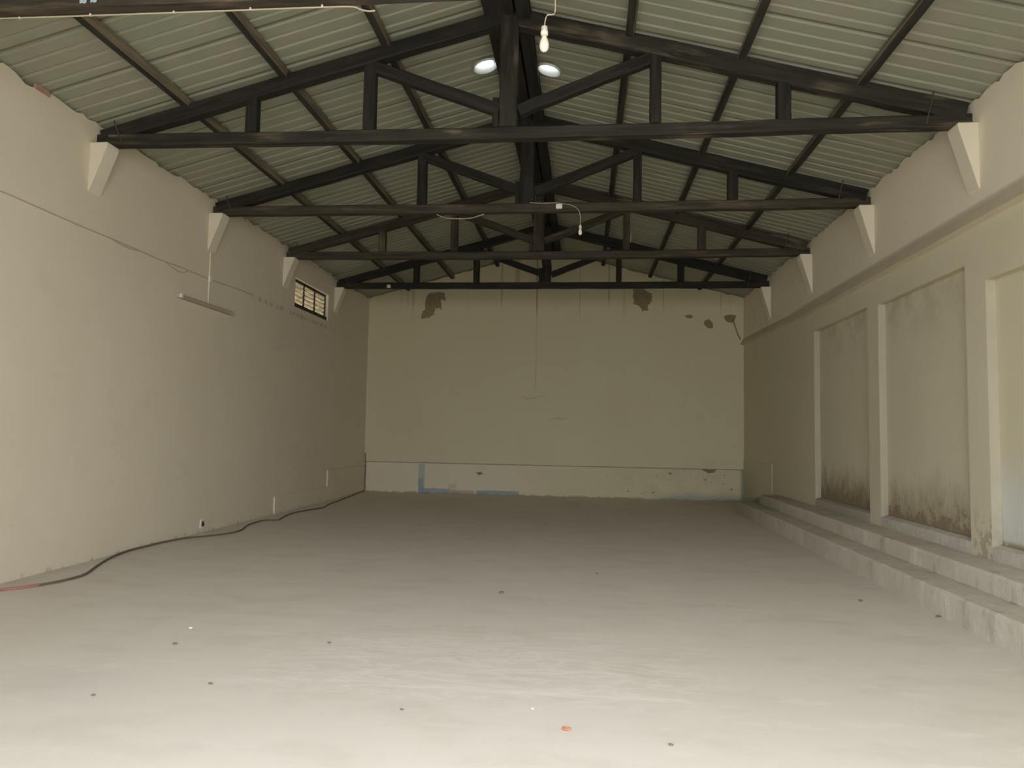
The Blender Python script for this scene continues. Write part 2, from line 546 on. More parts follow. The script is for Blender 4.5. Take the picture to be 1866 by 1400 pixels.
def obj(name, bm, m, parent=None, origin=None, smooth=False):
    """one mesh object; bm is in world coordinates"""
    bmesh.ops.recalc_face_normals(bm, faces=bm.faces[:])
    me = bpy.data.meshes.new(name)
    base = Vector(origin) if origin is not None else (wloc(parent) if parent is not None else Vector((0, 0, 0)))
    bm.transform(Matrix.Translation(-base))
    bm.to_mesh(me)
    bm.free()
    me.materials.append(m)
    if smooth:
        me.polygons.foreach_set('use_smooth', [True] * len(me.polygons))
    o = bpy.data.objects.new(name, me)
    COL.objects.link(o)
    if parent is not None:
        o.parent = parent
        o.location = base - wloc(parent)
    else:
        o.location = base
    return o


def tag(o, label, cat, group=None):
    o['label'] = label
    o['category'] = cat
    if group:
        o['group'] = group
    return o


def struct(o):
    o['kind'] = 'structure'
    return o


# ------------------------------------------------------------------ the shell
EAVE = 4.89
SL_L, SL_R = 0.272, 0.258
X_RIDGE = (EAVE + SL_R * XR - EAVE - SL_L * (-XL)) / (SL_L + SL_R)
X_RIDGE = ((EAVE + SL_R * XR) - (EAVE - SL_L * XL)) / (SL_L + SL_R)


def roof_z(x):
    return EAVE + (SL_L * (x - XL) if x < X_RIDGE else SL_R * (XR - x))


bm = bmesh.new()
bx(bm, XL - 0.25, XR + 0.25, YF - 0.25, YB + 0.25, -0.2, 0.0)
struct(obj('floor', bm, M_FLOOR))

bm = bmesh.new()
bx(bm, -60, 60, -90, YF - 0.25, -0.24, -0.04)
struct(obj('ground', bm, M_GROUND))


def ragged(y0, y1, dips=(), amp=0.026, step=0.09):
    """mortar edge of a side wall under the roof sheets"""
    pts, y = [], y0
    while y < y1 - 0.02:
        z = EAVE - 0.004 - abs(random.gauss(0, amp))
        for c, hw, dp in dips:
            if abs(y - c) < hw:
                z -= dp * (1 - abs(y - c) / hw)
        pts.append((y, z))
        y += step * random.uniform(0.6, 1.4)
    pts.append((y1, EAVE - 0.005))
    return pts


def side_wall_top(bm, xi, xo, y0, y1, z0, dips):
    """upper band of a side wall: inner edge ragged, outer edge tight under the sheets"""
    zo = EAVE - 0.272 * 0.25 - 0.004
    prof = ragged(y0, y1, dips)
    a = [bm.verts.new((xi, y, z)) for y, z in prof]
    b = [bm.verts.new((xo, y, zo)) for y, z in prof]
    c = [bm.verts.new((xi, y, z0)) for y, z in prof]
    d = [bm.verts.new((xo, y, z0)) for y, z in prof]
    for i in range(len(prof) - 1):
        bm.faces.new((a[i], a[i + 1], b[i + 1], b[i]))
        bm.faces.new((c[i], c[i + 1], a[i + 1], a[i]))
        bm.faces.new((b[i], b[i + 1], d[i + 1], d[i]))
        bm.faces.new((d[i], d[i + 1], c[i + 1], c[i]))
    for i in (0, -1):
        bm.faces.new((a[i], b[i], d[i], c[i]))


WY0, WY1, WZ0, WZ1 = 13.06, 14.85, 3.82, 4.375      # window opening in the left wall
bm = bmesh.new()
XO = XL - 0.25
side_wall_top(bm, XL, XO, YF - 0.25, YB + 0.25, 4.5, [(6.35, 0.25, 0.05), (10.35, 0.3, 0.05), (16.6, 0.5, 0.05), (8.6, 0.3, 0.03)])
bx(bm, XO, XL, YF - 0.25, YB + 0.25, 0, WZ0)
bx(bm, XO, XL, YF - 0.25, WY0, WZ0, 4.5)
bx(bm, XO, XL, WY1, YB + 0.25, WZ0, 4.5)
bx(bm, XO, XL, WY0, WY1, WZ1, 4.5)
wall_left = struct(obj('wall_left', bm, M_WL))

P_A, P_B, P_C = (10.15, 12.44), (7.62, 9.79), (4.9, 7.25)   # recessed bays of the right wall
bm = bmesh.new()
XO = XR + 0.25
XP = XR + 0.09
side_wall_top(bm, XR, XO, YF - 0.25, YB + 0.25, 4.5, [(7.9, 0.4, 0.04), (11.0, 0.4, 0.03), (13.6, 0.5, 0.03)])
bx(bm, XR, XO, YF - 0.25, YB + 0.25, 3.30, 4.5)
for y0, y1 in ((P_A[1], YB + 0.25), (P_B[1], P_A[0]), (P_C[1], P_B[0]), (YF - 0.25, P_C[0])):
    bx(bm, XR, XO, y0, y1, 0, 3.30)
for (y0, y1), zt in ((P_A, 3.30), (P_B, 3.27), (P_C, 3.05)):
    bx(bm, XP, XO, y0, y1, 0, zt)
    # plinth with a weathered, sloping sill
    prism(bm, [(XR, y0, 0), (XR, y0, 0.525), (XP + 0.01, y0, 0.56), (XP + 0.01, y0, 0)], (0, y1 - y0, 0))
    if zt < 3.30:
        bx(bm, XR, XO, y0, y1, zt, 3.30)
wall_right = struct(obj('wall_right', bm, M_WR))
# sloping drip ledge along the right wall
bm = bmesh.new()
yy = [YF + (YB - YF) * i / 40 for i in range(41)]
rings = []
for y in yy:
    dz = max(0.0, (y - 12.5) / 5.3) * 0.11 + random.uniform(-0.006, 0.006)
    w = random.uniform(-.005, .005)
    rings.append([bm.verts.new(p) for p in ((XR + 0.02, y, 3.785 + dz), (XR - 0.008, y, 3.775 + dz), (XR - 0.085, y, 3.632 + dz + w), (XR + 0.02, y, 3.612 + dz + w))])
for a, b in zip(rings, rings[1:]):
    for q in range(4):
        bm.faces.new((a[q], a[(q + 1) % 4], b[(q + 1) % 4], b[q]))
bm.faces.new(rings[0])
bm.faces.new(rings[-1][::-1])
obj('ledge', bm, plain('grimy_ledge_paint', (0.62, 0.55, 0.41), 0.85, 0.2, 0.10, 3), wall_right)

# back wall with a ragged gable edge
top = []
x = XL
while x < XR:
    z = roof_z(x) - 0.006 - abs(random.gauss(0, 0.02))
    top.append((x, YB, z))
    x += random.uniform(0.07, 0.16)
top.append((XR, YB, roof_z(XR) - 0.01))
bm = bmesh.new()
A = [bm.verts.new(p) for p in top]
B = [bm.verts.new((p[0], YB + 0.10, roof_z(p[0]) - 0.002)) for p in top]
B2 = [bm.verts.new((p[0], YB + 0.25, roof_z(p[0]) - 0.002)) for p in top]
Cv = [bm.verts.new((p[0], YB + 0.25, 0)) for p in top]
Dv = [bm.verts.new((p[0], YB, 0)) for p in top]
for i in range(len(top) - 1):
    for U, V in ((A, B), (B, B2), (B2, Cv), (Cv, Dv), (Dv, A)):
        bm.faces.new((U[i], U[i + 1], V[i + 1], V[i]))
for i in (0, -1):
    bm.faces.new((A[i], B[i], B2[i], Cv[i], Dv[i]))
wall_back = struct(obj('wall_back', bm, M_WB))
bm = bmesh.new()
n = 60
rings = []
for i in range(n + 1):
    x = XL + 0.001 + (XR - XL - 0.002) * i / n
    zt = 0.748 + random.uniform(-0.004, 0.004)
    rings.append([bm.verts.new(p) for p in ((x, YB, 0), (x, YB - 0.022, 0), (x, YB - 0.022, zt - 0.012), (x, YB - 0.010, zt), (x, YB, zt))])
for a, b in zip(rings, rings[1:]):
    for q in range(5):
        bm.faces.new((a[q], b[q], b[(q + 1) % 5], a[(q + 1) % 5]))
bm.faces.new(rings[0])
bm.faces.new(rings[-1][::-1])
obj('plaster_dado', bm, M_DADO, wall_back)


def patch(name, outline, m, parent, y=YB, th=0.006, rough=0.03, sub=4):
    """flaked patch of bare mortar, outline in (x, z) on the back wall"""
    pts = []
    n = len(outline)
    for i in range(n):
        a, b = Vector(outline[i]), Vector(outline[(i + 1) % n])
        for s in range(sub):
            p = a.lerp(b, s / sub)
            pts.append((p.x + random.uniform(-rough, rough), y - th, p.y + random.uniform(-rough, rough)))
    bm = bmesh.new()
    prism(bm, pts, (0, th + 0.001, 0))
    return obj(name, bm, m, parent)


patch('bare_patch', [(-3.93, 5.0), (-3.55, 5.02), (-3.50, 4.82), (-3.62, 4.80), (-3.58, 4.58), (-3.72, 4.62), (-3.80, 4.42), (-3.92, 4.33), (-4.12, 4.40), (-4.02, 4.60)], M_MORTAR, wall_back, rough=0.035)
patch('bare_patch', [(1.16, 5.10), (1.36, 5.12), (1.62, 4.98), (1.63, 4.80), (1.58, 4.72), (1.52, 4.68), (1.52, 4.58), (1.40, 4.53), (1.33, 4.66), (1.18, 4.72)], M_MORTAR, wall_back, rough=0.02)
patch('bare_patch', [(2.41, 4.44), (2.50, 4.47), (2.60, 4.43), (2.58, 4.37), (2.44, 4.39)], M_MORTAR, wall_back, rough=0.012, sub=3)
patch('bare_patch', [(2.88, 4.30), (2.98, 4.36), (3.06, 4.26), (3.08, 4.13), (2.97, 4.13), (2.86, 4.22)], M_MORTAR, wall_back, rough=0.012, sub=3)
patch('bare_patch', [(3.33, 4.42), (3.48, 4.46), (3.62, 4.44), (3.60, 4.33), (3.55, 4.27), (3.40, 4.29)], M_MORTAR, wall_back, rough=0.018, sub=3)
patch('bare_patch', [(2.80, 0.745), (3.14, 0.745), (3.12, 0.66), (2.98, 0.645), (2.86, 0.70)], M_MORTAR, wall_back, y=YB - 0.022, rough=0.012, sub=3)
patch('bare_patch', [(-2.63, 0.53), (-2.50, 0.55), (-2.44, 0.49), (-2.54, 0.47)], M_MORTAR, wall_back, y=YB - 0.022, rough=0.01, sub=3)

# front wall behind the camera with the wide loading door
bm = bmesh.new()
bx(bm, XL - 0.25, DOOR[0], YF - 0.25, YF, 0, 4.62)
bx(bm, DOOR[1], XR + 0.25, YF - 0.25, YF, 0, 4.62)
bx(bm, DOOR[0], DOOR[1], YF - 0.25, YF, DOOR[2], 4.62)
prism(bm, [(XL, YF, 4.62), (XL, YF, EAVE - .01), (X_RIDGE, YF, roof_z(X_RIDGE) - .01), (XR, YF, EAVE - .01), (XR, YF, 4.62)], (0, -0.25, 0))
wall_front = struct(obj('wall_front', bm, M_WL))

# raised plaster dado blocks low on the left wall
for y0, y1, z0, z1 in ((12.48, 15.12, 0.31, 0.31), (15.12, YB - 0.023, 0.655, 0.655)):
    bm = bmesh.new()
    prism(bm, [(XL - 0.001, y0, 0), (XL - 0.001, y0, z0), (XL + 0.02, y0, z0 - 0.006), (XL + 0.028, y0, z0 - 0.02), (XL + 0.028, y0, 0)], (0, y1 - y0, 0))
    obj('plaster_dado', bm, M_WL, wall_left)
# squared plaster patch in the far right corner
bm = bmesh.new()
prism(bm, [(XR + 0.001, 15.16, 0.30), (XR + 0.001, 15.16, 0.985), (XR - 0.012, 15.16, 0.98), (XR - 0.018, 15.16, 0.965), (XR - 0.018, 15.16, 0.30)], (0, YB - 0.023 - 15.16, 0))
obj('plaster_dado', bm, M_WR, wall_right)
# bare brick showing at the left wall head
bm = bmesh.new()
bx(bm, XL - 0.02, XL + 0.012, 6.47, 6.66, 4.825, 4.88)
obj('brick', bm, M_BRICK, wall_left)

# corbels under the truss ends
for y in TRUSS_Y:
    for side in (-1, 1):
        xw = XL if side < 0 else XR
        wall = wall_left if side < 0 else wall_right
        out, zb = (0.20, 4.09) if side < 0 else (-0.19, 3.97)
        y0, y1 = y - 0.10, y + 0.11
        bm = bmesh.new()
        prism(bm, [(xw - out * 0.02, y0, 4.622), (xw + out, y0, 4.622), (xw + out, y0, 4.585), (xw + out * 0.06, y0, zb), (xw - out * 0.02, y0, zb - 0.02)], (0, y1 - y0, 0))
        bmesh.ops.bevel(bm, geom=bm.edges[:], offset=0.006, segments=1, affect='EDGES')
        obj('corbel', bm, M_CORBEL, wall)

# window in the left wall
window = struct(empty('window_1', (XL - 0.08, (WY0 + WY1) / 2, WZ0)))
fx0, fx1 = XL - 0.10, XL - 0.06
bm = bmesh.new()
bx(bm, fx0, fx1 + 0.03, WY0, WY1, WZ0, WZ0 + 0.085)
bx(bm, fx0, fx1, WY0, WY1, WZ1 - 0.05, WZ1)
bx(bm, fx0, fx1, WY0, WY0 + 0.05, WZ0 + 0.085, WZ1 - 0.05)
bx(bm, fx0, fx1, WY1 - 0.05, WY1, WZ0 + 0.085, WZ1 - 0.05)
obj('window_frame', bm, M_FRAME, window)
ys = [WY0 + 0.05, WY0 + 0.05 + 0.545, WY0 + 0.05 + 1.115, WY1 - 0.05]
for y in ys[1:3]:
    bm = bmesh.new()
    bx(bm, fx0, fx1, y - 0.022, y + 0.022, WZ0 + 0.085, WZ1 - 0.05)
    obj('mullion', bm, M_FRAME, window)
for i in range(3):
    y0, y1 = ys[i] + (0.022 if i else 0), ys[i + 1] - (0.022 if i < 2 else 0)
    for s in range(5):
        z0 = WZ0 + 0.085 + s * 0.084
        t = random.uniform(-0.008, 0.008)
        bm = bmesh.new()
        prism(bm, [(fx0 + 0.006 + t * 0.4, y0, z0 - 0.005), (fx0 + 0.012 + t * 0.4, y0, z0 - 0.005), (fx0 + 0.036, y0, z0 + 0.089), (fx0 + 0.030, y0, z0 + 0.089)], (0, y1 - y0, 0))
        obj('glass_slat', bm, M_SLAT, window)

# ------------------------------------------------------------------ roof sheets
ceiling = struct(empty('ceiling', (X_RIDGE, 8.3, EAVE)))
PITCH_RIB, NRIB = 0.183, 4
SHEET = PITCH_RIB * NRIB


def sheet_profile(y0):
    """(y, lift) across one sheet: pans with raised trapezoid ribs, far edge lapping under the next sheet"""
    p = [(y0, 0.0), (y0 + 0.0005, 0.010)]
    for r in range(NRIB):
        yr = y0 + 0.045 + r * PITCH_RIB
        tl = 0.010 * (1 - (yr - y0) / SHEET)
        p += [(yr, tl), (yr + 0.010, tl + 0.026), (yr + 0.036, tl + 0.026), (yr + 0.050, tl)]
    p.append((y0 + SHEET, 0.0))
    return p


def roof_sheet(y0, side, hole=None):
    xe = (XL - 0.30) if side < 0 else (XR + 0.30)
    ze = EAVE - (SL_L if side < 0 else SL_R) * 0.30
    xr, zr = X_RIDGE, roof_z(X_RIDGE)
    bm = bmesh.new()
    prof = sheet_profile(y0)
    cols = []
    for k in range(7):
        t = k / 6
        wob = random.uniform(-0.002, 0.002) if 0 < k < 6 else 0
        cols.append([bm.verts.new((xe + (xr - xe) * t, y, ze + (zr - ze) * t + l + (wob if l > 0.001 else 0))) for y, l in prof])
    ups = [[bm.verts.new(v.co + Vector((0, 0, 0.0015))) for v in c] for c in cols]
    m = len(prof) - 1
    for (a, b), (c, d) in zip(zip(cols, cols[1:]), zip(ups, ups[1:])):
        for q in range(m):
            bm.faces.new((a[q], a[q + 1], b[q + 1], b[q]))
            bm.faces.new((c[q], d[q], d[q + 1], c[q + 1]))
        for q in (0, m):
            bm.faces.new((a[q], b[q], d[q], c[q]))
    for c, d in ((cols[0], ups[0]), (cols[-1], ups[-1])):
        for q in range(m):
            bm.faces.new((c[q], c[q + 1], d[q + 1], d[q]))
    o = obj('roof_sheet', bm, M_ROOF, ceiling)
    if hole:
        c = bmesh.new()
        hx, hy, hr = hole
        lathe(c, [(hr, 0.4), (hr, -0.4)], (hx, hy, roof_z(hx)), 28)
        cut = obj('cutter', c, M_ROOF)
        md = o.modifiers.new('hole', 'BOOLEAN')
        md.operation = 'DIFFERENCE'
        md.object = cut
        md.solver = 'EXACT'
        dg = bpy.context.evaluated_depsgraph_get()
        me = bpy.data.meshes.new_from_object(o.evaluated_get(dg))
        o.modifiers.clear()
        o.data = me
        bpy.data.objects.remove(cut)
    return o


VENTS = [(-1.25, 8.56, 0.15), (-0.475, 8.63, 0.14)]
for k in range(-11, 16):
    y0 = 6.644 + SHEET * k
    for side in (-1, 1):
        h = None
        for v in VENTS:
            if y0 < v[1] < y0 + SHEET and (v[0] < X_RIDGE) == (side < 0):
                h = v
        roof_sheet(y0, side, h)
# ridge capping over the joint of the two slopes
bm = bmesh.new()
zr = roof_z(X_RIDGE)
prism(bm, [(X_RIDGE - 0.22, YF - 0.3, zr - 0.010), (X_RIDGE, YF - 0.3, zr + 0.055), (X_RIDGE + 0.22, YF - 0.3, zr - 0.008),
           (X_RIDGE + 0.22, YF - 0.3, zr - 0.002), (X_RIDGE, YF - 0.3, zr + 0.062), (X_RIDGE - 0.22, YF - 0.3, zr - 0.004)], (0, YB + 0.5 - YF, 0))
obj('ridge_cap', bm, M_ROOF, ceiling)

# the two round roof vents beside the ridge
for (vx, vy, r), lab in zip(VENTS, ('bright round roof vent just left of the king post of the nearest complete truss',
                                    'bright round roof vent just right of the king post, below the nearest hanging bulb')):
    s = SL_L if vx < X_RIDGE else -SL_R
    root = tag(empty('roof_vent', (vx, vy, roof_z(vx))), lab, 'roof vent', 'round vents beside the ridge')

    def tilt(bm, s=s, vx=vx):
        for v in bm.verts:
            v.co.z += s * (v.co.x - vx)
    bm = bmesh.new()
    z = roof_z(vx)
    lathe(bm, [(r, -0.035), (r, 0.22), (r - 0.006, 0.22), (r - 0.006, -0.035), (r, -0.035)], (vx, vy, z), 32, closed=False)
    tilt(bm)
    obj('collar', bm, M_VENT, root, smooth=True)
    bm = bmesh.new()
    lathe(bm, [(r + 0.001, -0.008), (r + 0.03, -0.008), (r + 0.03, -0.002), (r + 0.001, -0.002), (r + 0.001, -0.008)], (vx, vy, z), 32, closed=False)
    tilt(bm)
    obj('flange', bm, M_ROOF, root)
    bm = bmesh.new()
    prof = [(r * 1.02 * math.cos(a), 0.22 + 0.10 * math.sin(a)) for a in [math.pi / 2 * (1 - q / 8) * 0.98 for q in range(9)]]
    lathe(bm, prof, (vx, vy, z), 32, closed=False)
    bmesh.ops.contextual_create(bm, geom=[e for e in bm.edges if e.is_boundary and all(v.co.z > z + 0.3 for v in e.verts)])
    tilt(bm)
    obj('dome', bm, M_DOME, root, smooth=True)

# ------------------------------------------------------------------ purlins


def chord_top(x):
    return 4.796 + SL_L * (x - XL) if x < -0.834 else 4.86 + 0.257 * (XR - x)


def purlin(xc, w, z0, z1, label, m_side, m_under, up=(0, 0, 1)):
    zc = (z0 + z1) / 2
    bm = bmesh.new()
    beam(bm, (xc, YF + 0.005, zc), (xc, YB - 0.004, zc), w, z1 - z0, up=up, segs=36, jit=0.003, ch=0.005)
    o = obj('purlin', bm, m_side, origin=(xc, (YF + YB) / 2, zc))
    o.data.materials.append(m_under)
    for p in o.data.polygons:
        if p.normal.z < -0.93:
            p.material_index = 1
    return tag(o, label, 'purlin', 'roof purlins')


for xc, side, where in ((-4.43, -1, 'lowest purlin of the left roof slope, nearest the left wall'),
                        (-3.32, -1, 'middle purlin of the left roof slope, above the second web post'),
                        (-2.185, -1, 'upper purlin of the left roof slope, nearest the ridge'),
                        (0.435, 1, 'upper purlin of the right roof slope, nearest the ridge'),
                        (1.575, 1, 'middle purlin of the right roof slope'),
                        (2.755, 1, 'lowest purlin of the right roof slope, nearest the right wall')):
    w = 0.088
    zt = min(roof_z(xc - w / 2), roof_z(xc + w / 2)) - 0.003 if side < 0 else roof_z(xc) - 0.009
    zb = roof_z(xc) - (0.118 if side < 0 else 0.090)                 # notched a little over the top chords
    purlin(xc, w, zb, zt, 'dark weathered timber beam, ' + where, M_PURLIN, M_PURLIN_UNDER, (0, 0, 1) if side < 0 else (SL_R, 0, 1))
purlin(-0.945, 0.32, roof_z(-1.105) - 0.125, roof_z(-1.105) - 0.004, 'black ridge beam running just left of the king post tops', M_BLACK, M_BLACK)
purlin(-0.682, 0.145, roof_z(-0.61) - 0.125, roof_z(-0.61) - 0.004, 'black ridge beam running just right of the king post tops', M_BLACK, M_BLACK)

# ------------------------------------------------------------------ roof trusses
TR_LABEL = ['nearest roof truss, only its brown bottom beam shows along the top edge',
            'nearest complete black timber roof truss with the thick split king post',
            'second complete black timber roof truss, with a hanging bulb and white box on its beam',
            'third complete timber roof truss, brownish, in front of the one by the back wall',
            'smallest black timber roof truss, farthest, right in front of the back wall']
for k, Y in enumerate(TRUSS_Y):
    cx = (XL + XR) / 2
    root = tag(empty('roof_truss', (cx, Y + 0.07, 4.63)), TR_LABEL[k], 'roof truss', 'timber roof trusses')
    D, DW = 0.14, 0.115
    yc = Y + D / 2
    yw = Y + 0.012 + DW / 2
    mc = [M_BROWN, M_CHORD, M_BROWN, M_BROWN, M_BLACK][k]
    mt = [M_BLACK, M_BLACK, M_BLACK, M_BROWN, M_BLACK][k]
    mw = [M_BLACK, M_BLACK, M_BLACK, M_BROWN, M_BLACK][k]
    sag = [0.01, 0.022, 0.015, 0.03, 0.01][k]
    bm = bmesh.new()
    beam(bm, (XL + 0.004, yc, 4.690), (XR - 0.004, yc, 4.697), D, 0.125, segs=24, sag=sag, jit=0.005)
    obj('bottom_chord', bm, mc, root)
    for side in (-1, 1):
        bm = bmesh.new()
        th = 0.155 if side < 0 else 0.185
        sl = SL_L if side < 0 else -0.257
        n = Vector((-sl, 0, 1)).normalized()
        a = Vector((XL + 0.03, yc, chord_top(XL + 0.03))) if side < 0 else Vector((XR - 0.03, yc, chord_top(XR - 0.03)))
        b = Vector((-0.834, yc, chord_top(-0.834)))
        beam(bm, a - n * th / 2, b - n * th / 2, D, th, up=n, segs=14, jit=0.005)
        obj('top_chord', bm, M_CHORD if (k == 1 and side > 0) else mt, root)
    # king post, split and knotty, with a cleat at its foot
    bm = bmesh.new()
    beam(bm, (-0.832, yw - 0.02, 4.735), (-0.838, yw - 0.02, 5.985), DW, 0.195, up=(1, 0, 0), segs=10, jit=0.008)
    obj('king_post', bm, mw if k != 1 else M_CHORD, root)
    bm = bmesh.new()
    beam(bm, (-0.965, yw - 0.01, 4.742), (-0.965, yw - 0.01, 5.06), 0.09, 0.07, up=(1, 0, 0), segs=3)
    obj('cleat', bm, mw, root)
    posts = [(-3.675, .13), (-2.35, .13), (0.705, .115), (2.0, .135)]
    if k == 2:
        posts = posts[1:]
    for px, w in posts:
        bm = bmesh.new()
        beam(bm, (px, yw, 4.742), (px, yw, chord_top(px) - 0.13), DW, w, up=(1, 0, 0), segs=5, jit=0.0015)
        obj('web_post', bm, mw, root)
    for (x0, z0), (x1, z1) in (((-2.34, 5.461), (-0.93, 4.935)), ((0.69, 5.467), (-0.73, 4.920))):
        bm = bmesh.new()
        beam(bm, (x0, yw, z0), (x1, yw, z1), DW, 0.122, segs=8, jit=0.004)
        obj('diagonal_brace', bm, mw, root)
    # iron straps binding the heels
    for side in (-1, 1):
        xa = (XL + 0.20, XL + 0.30) if side < 0 else (XR - 0.36, XR - 0.44)
        bm = bmesh.new()
        tube(bm, [(xa[0], Y - 0.008, chord_top(xa[0]) + 0.05), (xa[1], Y - 0.010, 4.655)], 0.008, 6, 1)
        obj('heel_strap', bm, M_IRON, root)

# ------------------------------------------------------------------ concrete steps along the right wall
steps = tag(empty('concrete_steps', (3.45, 8.5, 0)), 'low double step of rough concrete along the foot of the right wall', 'step')


def ragged_step(x0, x1, z0, z1, y0, y1):
    bm = bmesh.new()
    n = 60
    rings = []
    for i in range(n + 1):
        y = y0 + (y1 - y0) * i / n
        e, h = random.uniform(-.007, .007), random.uniform(-.005, .005)
        rings.append([bm.verts.new(p) for p in ((x0 + e * 0.5, y, z0), (x0 + e, y, z1 - 0.025 + h), (x0 + 0.022 + e, y, z1 + h), (x1, y, z1), (x1, y, z0))])
    for a, b in zip(rings, rings[1:]):
        for q in range(5):
            bm.faces.new((a[q], a[(q + 1) % 5], b[(q + 1) % 5], b[q]))
    bm.faces.new(rings[0])
    bm.faces.new(rings[-1][::-1])
    return bm


obj('step', ragged_step(3.07, XR - 0.002, 0.0, 0.230, 1.0, 15.2), M_STEPS, steps)
obj('step', ragged_step(3.41, XR - 0.002, 0.231, 0.405, 1.0, 14.6), M_STEPS, steps)
# broken sloping run-out at the far end
bm = bmesh.new()
prism(bm, [(3.45, 14.6, 0.232), (3.45, 14.6, 0.37), (3.5, 16.3, 0.20), (3.5, 16.45, 0.0), (3.5, 15.21, 0.0), (3.5, 15.21, 0.232)], (0.298, 0, 0))
obj('broken_end', bm, M_STEPS, steps)

# ------------------------------------------------------------------ lamps, boxes and wires


def hanging_bulb(x, y, cord, z_holder, big, label):
    root = tag(empty('hanging_bulb', (x, y, z_holder)), label, 'light bulb', 'bare bulbs hanging from the trusses')
    bm = bmesh.new()
    tube(bm, cord, 0.0045, 6, 6)
    obj('cord', bm, M_CORD, root)
    bm = bmesh.new()
    s = big
    lathe(bm, [(0.012 * s, 0.0), (0.020 * s, -0.004 * s), (0.021 * s, -0.030 * s), (0.024 * s, -0.034 * s), (0.024 * s, -0.056 * s), (0.015 * s, -0.060 * s)], (x, y, z_holder), 20)
    obj('lamp_holder', bm, M_WHITE, root, smooth=True)
    bm = bmesh.new()
    lathe(bm, [(0.014 * s, -0.058 * s), (0.017 * s, -0.075 * s), (0.026 * s, -0.098 * s), (0.0305 * s, -0.120 * s), (0.030 * s, -0.138 * s), (0.024 * s, -0.156 * s), (0.012 * s, -0.167 * s), (0.003 * s, -0.169 * s)], (x, y, z_holder), 24)
    obj('bulb', bm, M_OPAL, root, smooth=True)
    return root


hanging_bulb(-0.31, 4.95, [(-0.24, 4.95, 4.632), (-0.235, 4.95, 4.51), (-0.25, 4.95, 4.472), (-0.29, 4.95, 4.468), (-0.305, 4.95, 4.43), (-0.31, 4.95, 4.382)], 4.385, 1.10,
             'large white bare bulb hanging highest in view, from the nearest beam')
Y2 = TRUSS_Y[2] - 0.022
hanging_bulb(-0.08, Y2, [(-0.79, Y2, 4.735), (-0.6, Y2, 4.725), (-0.42, Y2, 4.728), (-0.33, Y2, 4.715), (-0.22, Y2, 4.695), (-0.13, Y2, 4.645), (-0.085, Y2, 4.56), (-0.08, Y2, 4.405)], 4.41, 0.85,
             'small white bare bulb hanging under the second complete truss')
bm = bmesh.new()
bx(bm, -0.42, -0.335, Y2 - 0.028, Y2 + 0.016, 4.640, 4.705)
bmesh.ops.bevel(bm, geom=bm.edges[:], offset=0.006, segments=2, affect='EDGES')
tag(obj('junction_box', bm, M_WHITE, origin=(-0.378, Y2, 4.64)), 'small white junction box on the beam beside the smaller hanging bulb', 'junction box')
bm = bmesh.new()
tube(bm, [(-2.12, 10.0, 4.60), (-1.98, 9.985, 4.545), (-1.80, 9.98, 4.53), (-1.62, 9.985, 4.54), (-1.44, 10.0, 4.60)], 0.006, 6, 6)
tag(obj('hanging_wire', bm, M_CORD, origin=(-1.8, 9.98, 4.54)), 'pale slack wire sagging below the beam of the second complete truss', 'wire')
bm = bmesh.new()
lathe(bm, [(0.03, 0.03), (0.042, 0.022), (0.045, -0.02), (0.035, -0.035)], (-4.26, TRUSS_Y[4] - 0.045, 4.655), 14)
tag(obj('lamp_holder', bm, M_WHITE, origin=(-4.26, TRUSS_Y[4] - 0.045, 4.655)), 'tiny white empty lamp holder on the left part of the farthest truss', 'lamp holder')
bm = bmesh.new()
yv = TRUSS_Y[3] + 0.005
tube(bm, [(0.775, yv, 5.03), (0.777, yv - 0.002, 4.95), (0.775, yv, 4.87)], 0.008, 6, 3)
tag(obj('wire_stub', bm, M_CORD, origin=(0.775, yv, 4.95)), 'short pale wire stub on a right web post of the third truss', 'wire')
# wire clipped under the nearest beam
bm = bmesh.new()
yw = 4.965
tube(bm, [(-5.40, yw, 4.622), (-4.52, yw, 4.620), (-4.07, yw, 4.616), (-3.5, yw, 4.612), (-2.74, yw, 4.608), (-2.2, yw, 4.606), (-1.90, yw, 4.604), (-1.72, yw, 4.598), (-1.66, yw, 4.575), (-1.60, yw, 4.56), (-1.55, yw, 4.563)], 0.006, 6, 5)
beam_wire = tag(obj('beam_wire', bm, M_CORD, origin=(-3.4, yw, 4.61)), 'thin pale wire clipped along the underside of the nearest beam', 'wire')
for xx in (-4.9, -4.35, -3.77, -3.1, -2.5, -1.95):
    bm = bmesh.new()
    bx(bm, xx - 0.005, xx + 0.005, yw - 0.008, yw + 0.008, 4.602 + (-1.9 - xx) * 0.004, 4.628)
    obj('clip', bm, M_WHITE, beam_wire)
# torn blue paper on the nearest beam
paper = tag(empty('paper_scrap', (-3.70, 4.85, 4.66)), 'torn pale blue paper scrap stuck on the nearest beam, top left', 'paper')
for x0, x1, zb in ((-3.775, -3.715, 4.634), (-3.69, -3.635, 4.638)):
    bm = bmesh.new()
    prism(bm, [(x0, 4.846, 4.70), (x1, 4.846, 4.70), (x1 - .004, 4.846, zb + 0.01), (x1 - 0.02, 4.846, zb), (x0 + .02, 4.846, zb + 0.008), (x0 + .003, 4.846, zb + .002)], (0, 0.003, 0))
    obj('strip', bm, M_PAPER, paper)

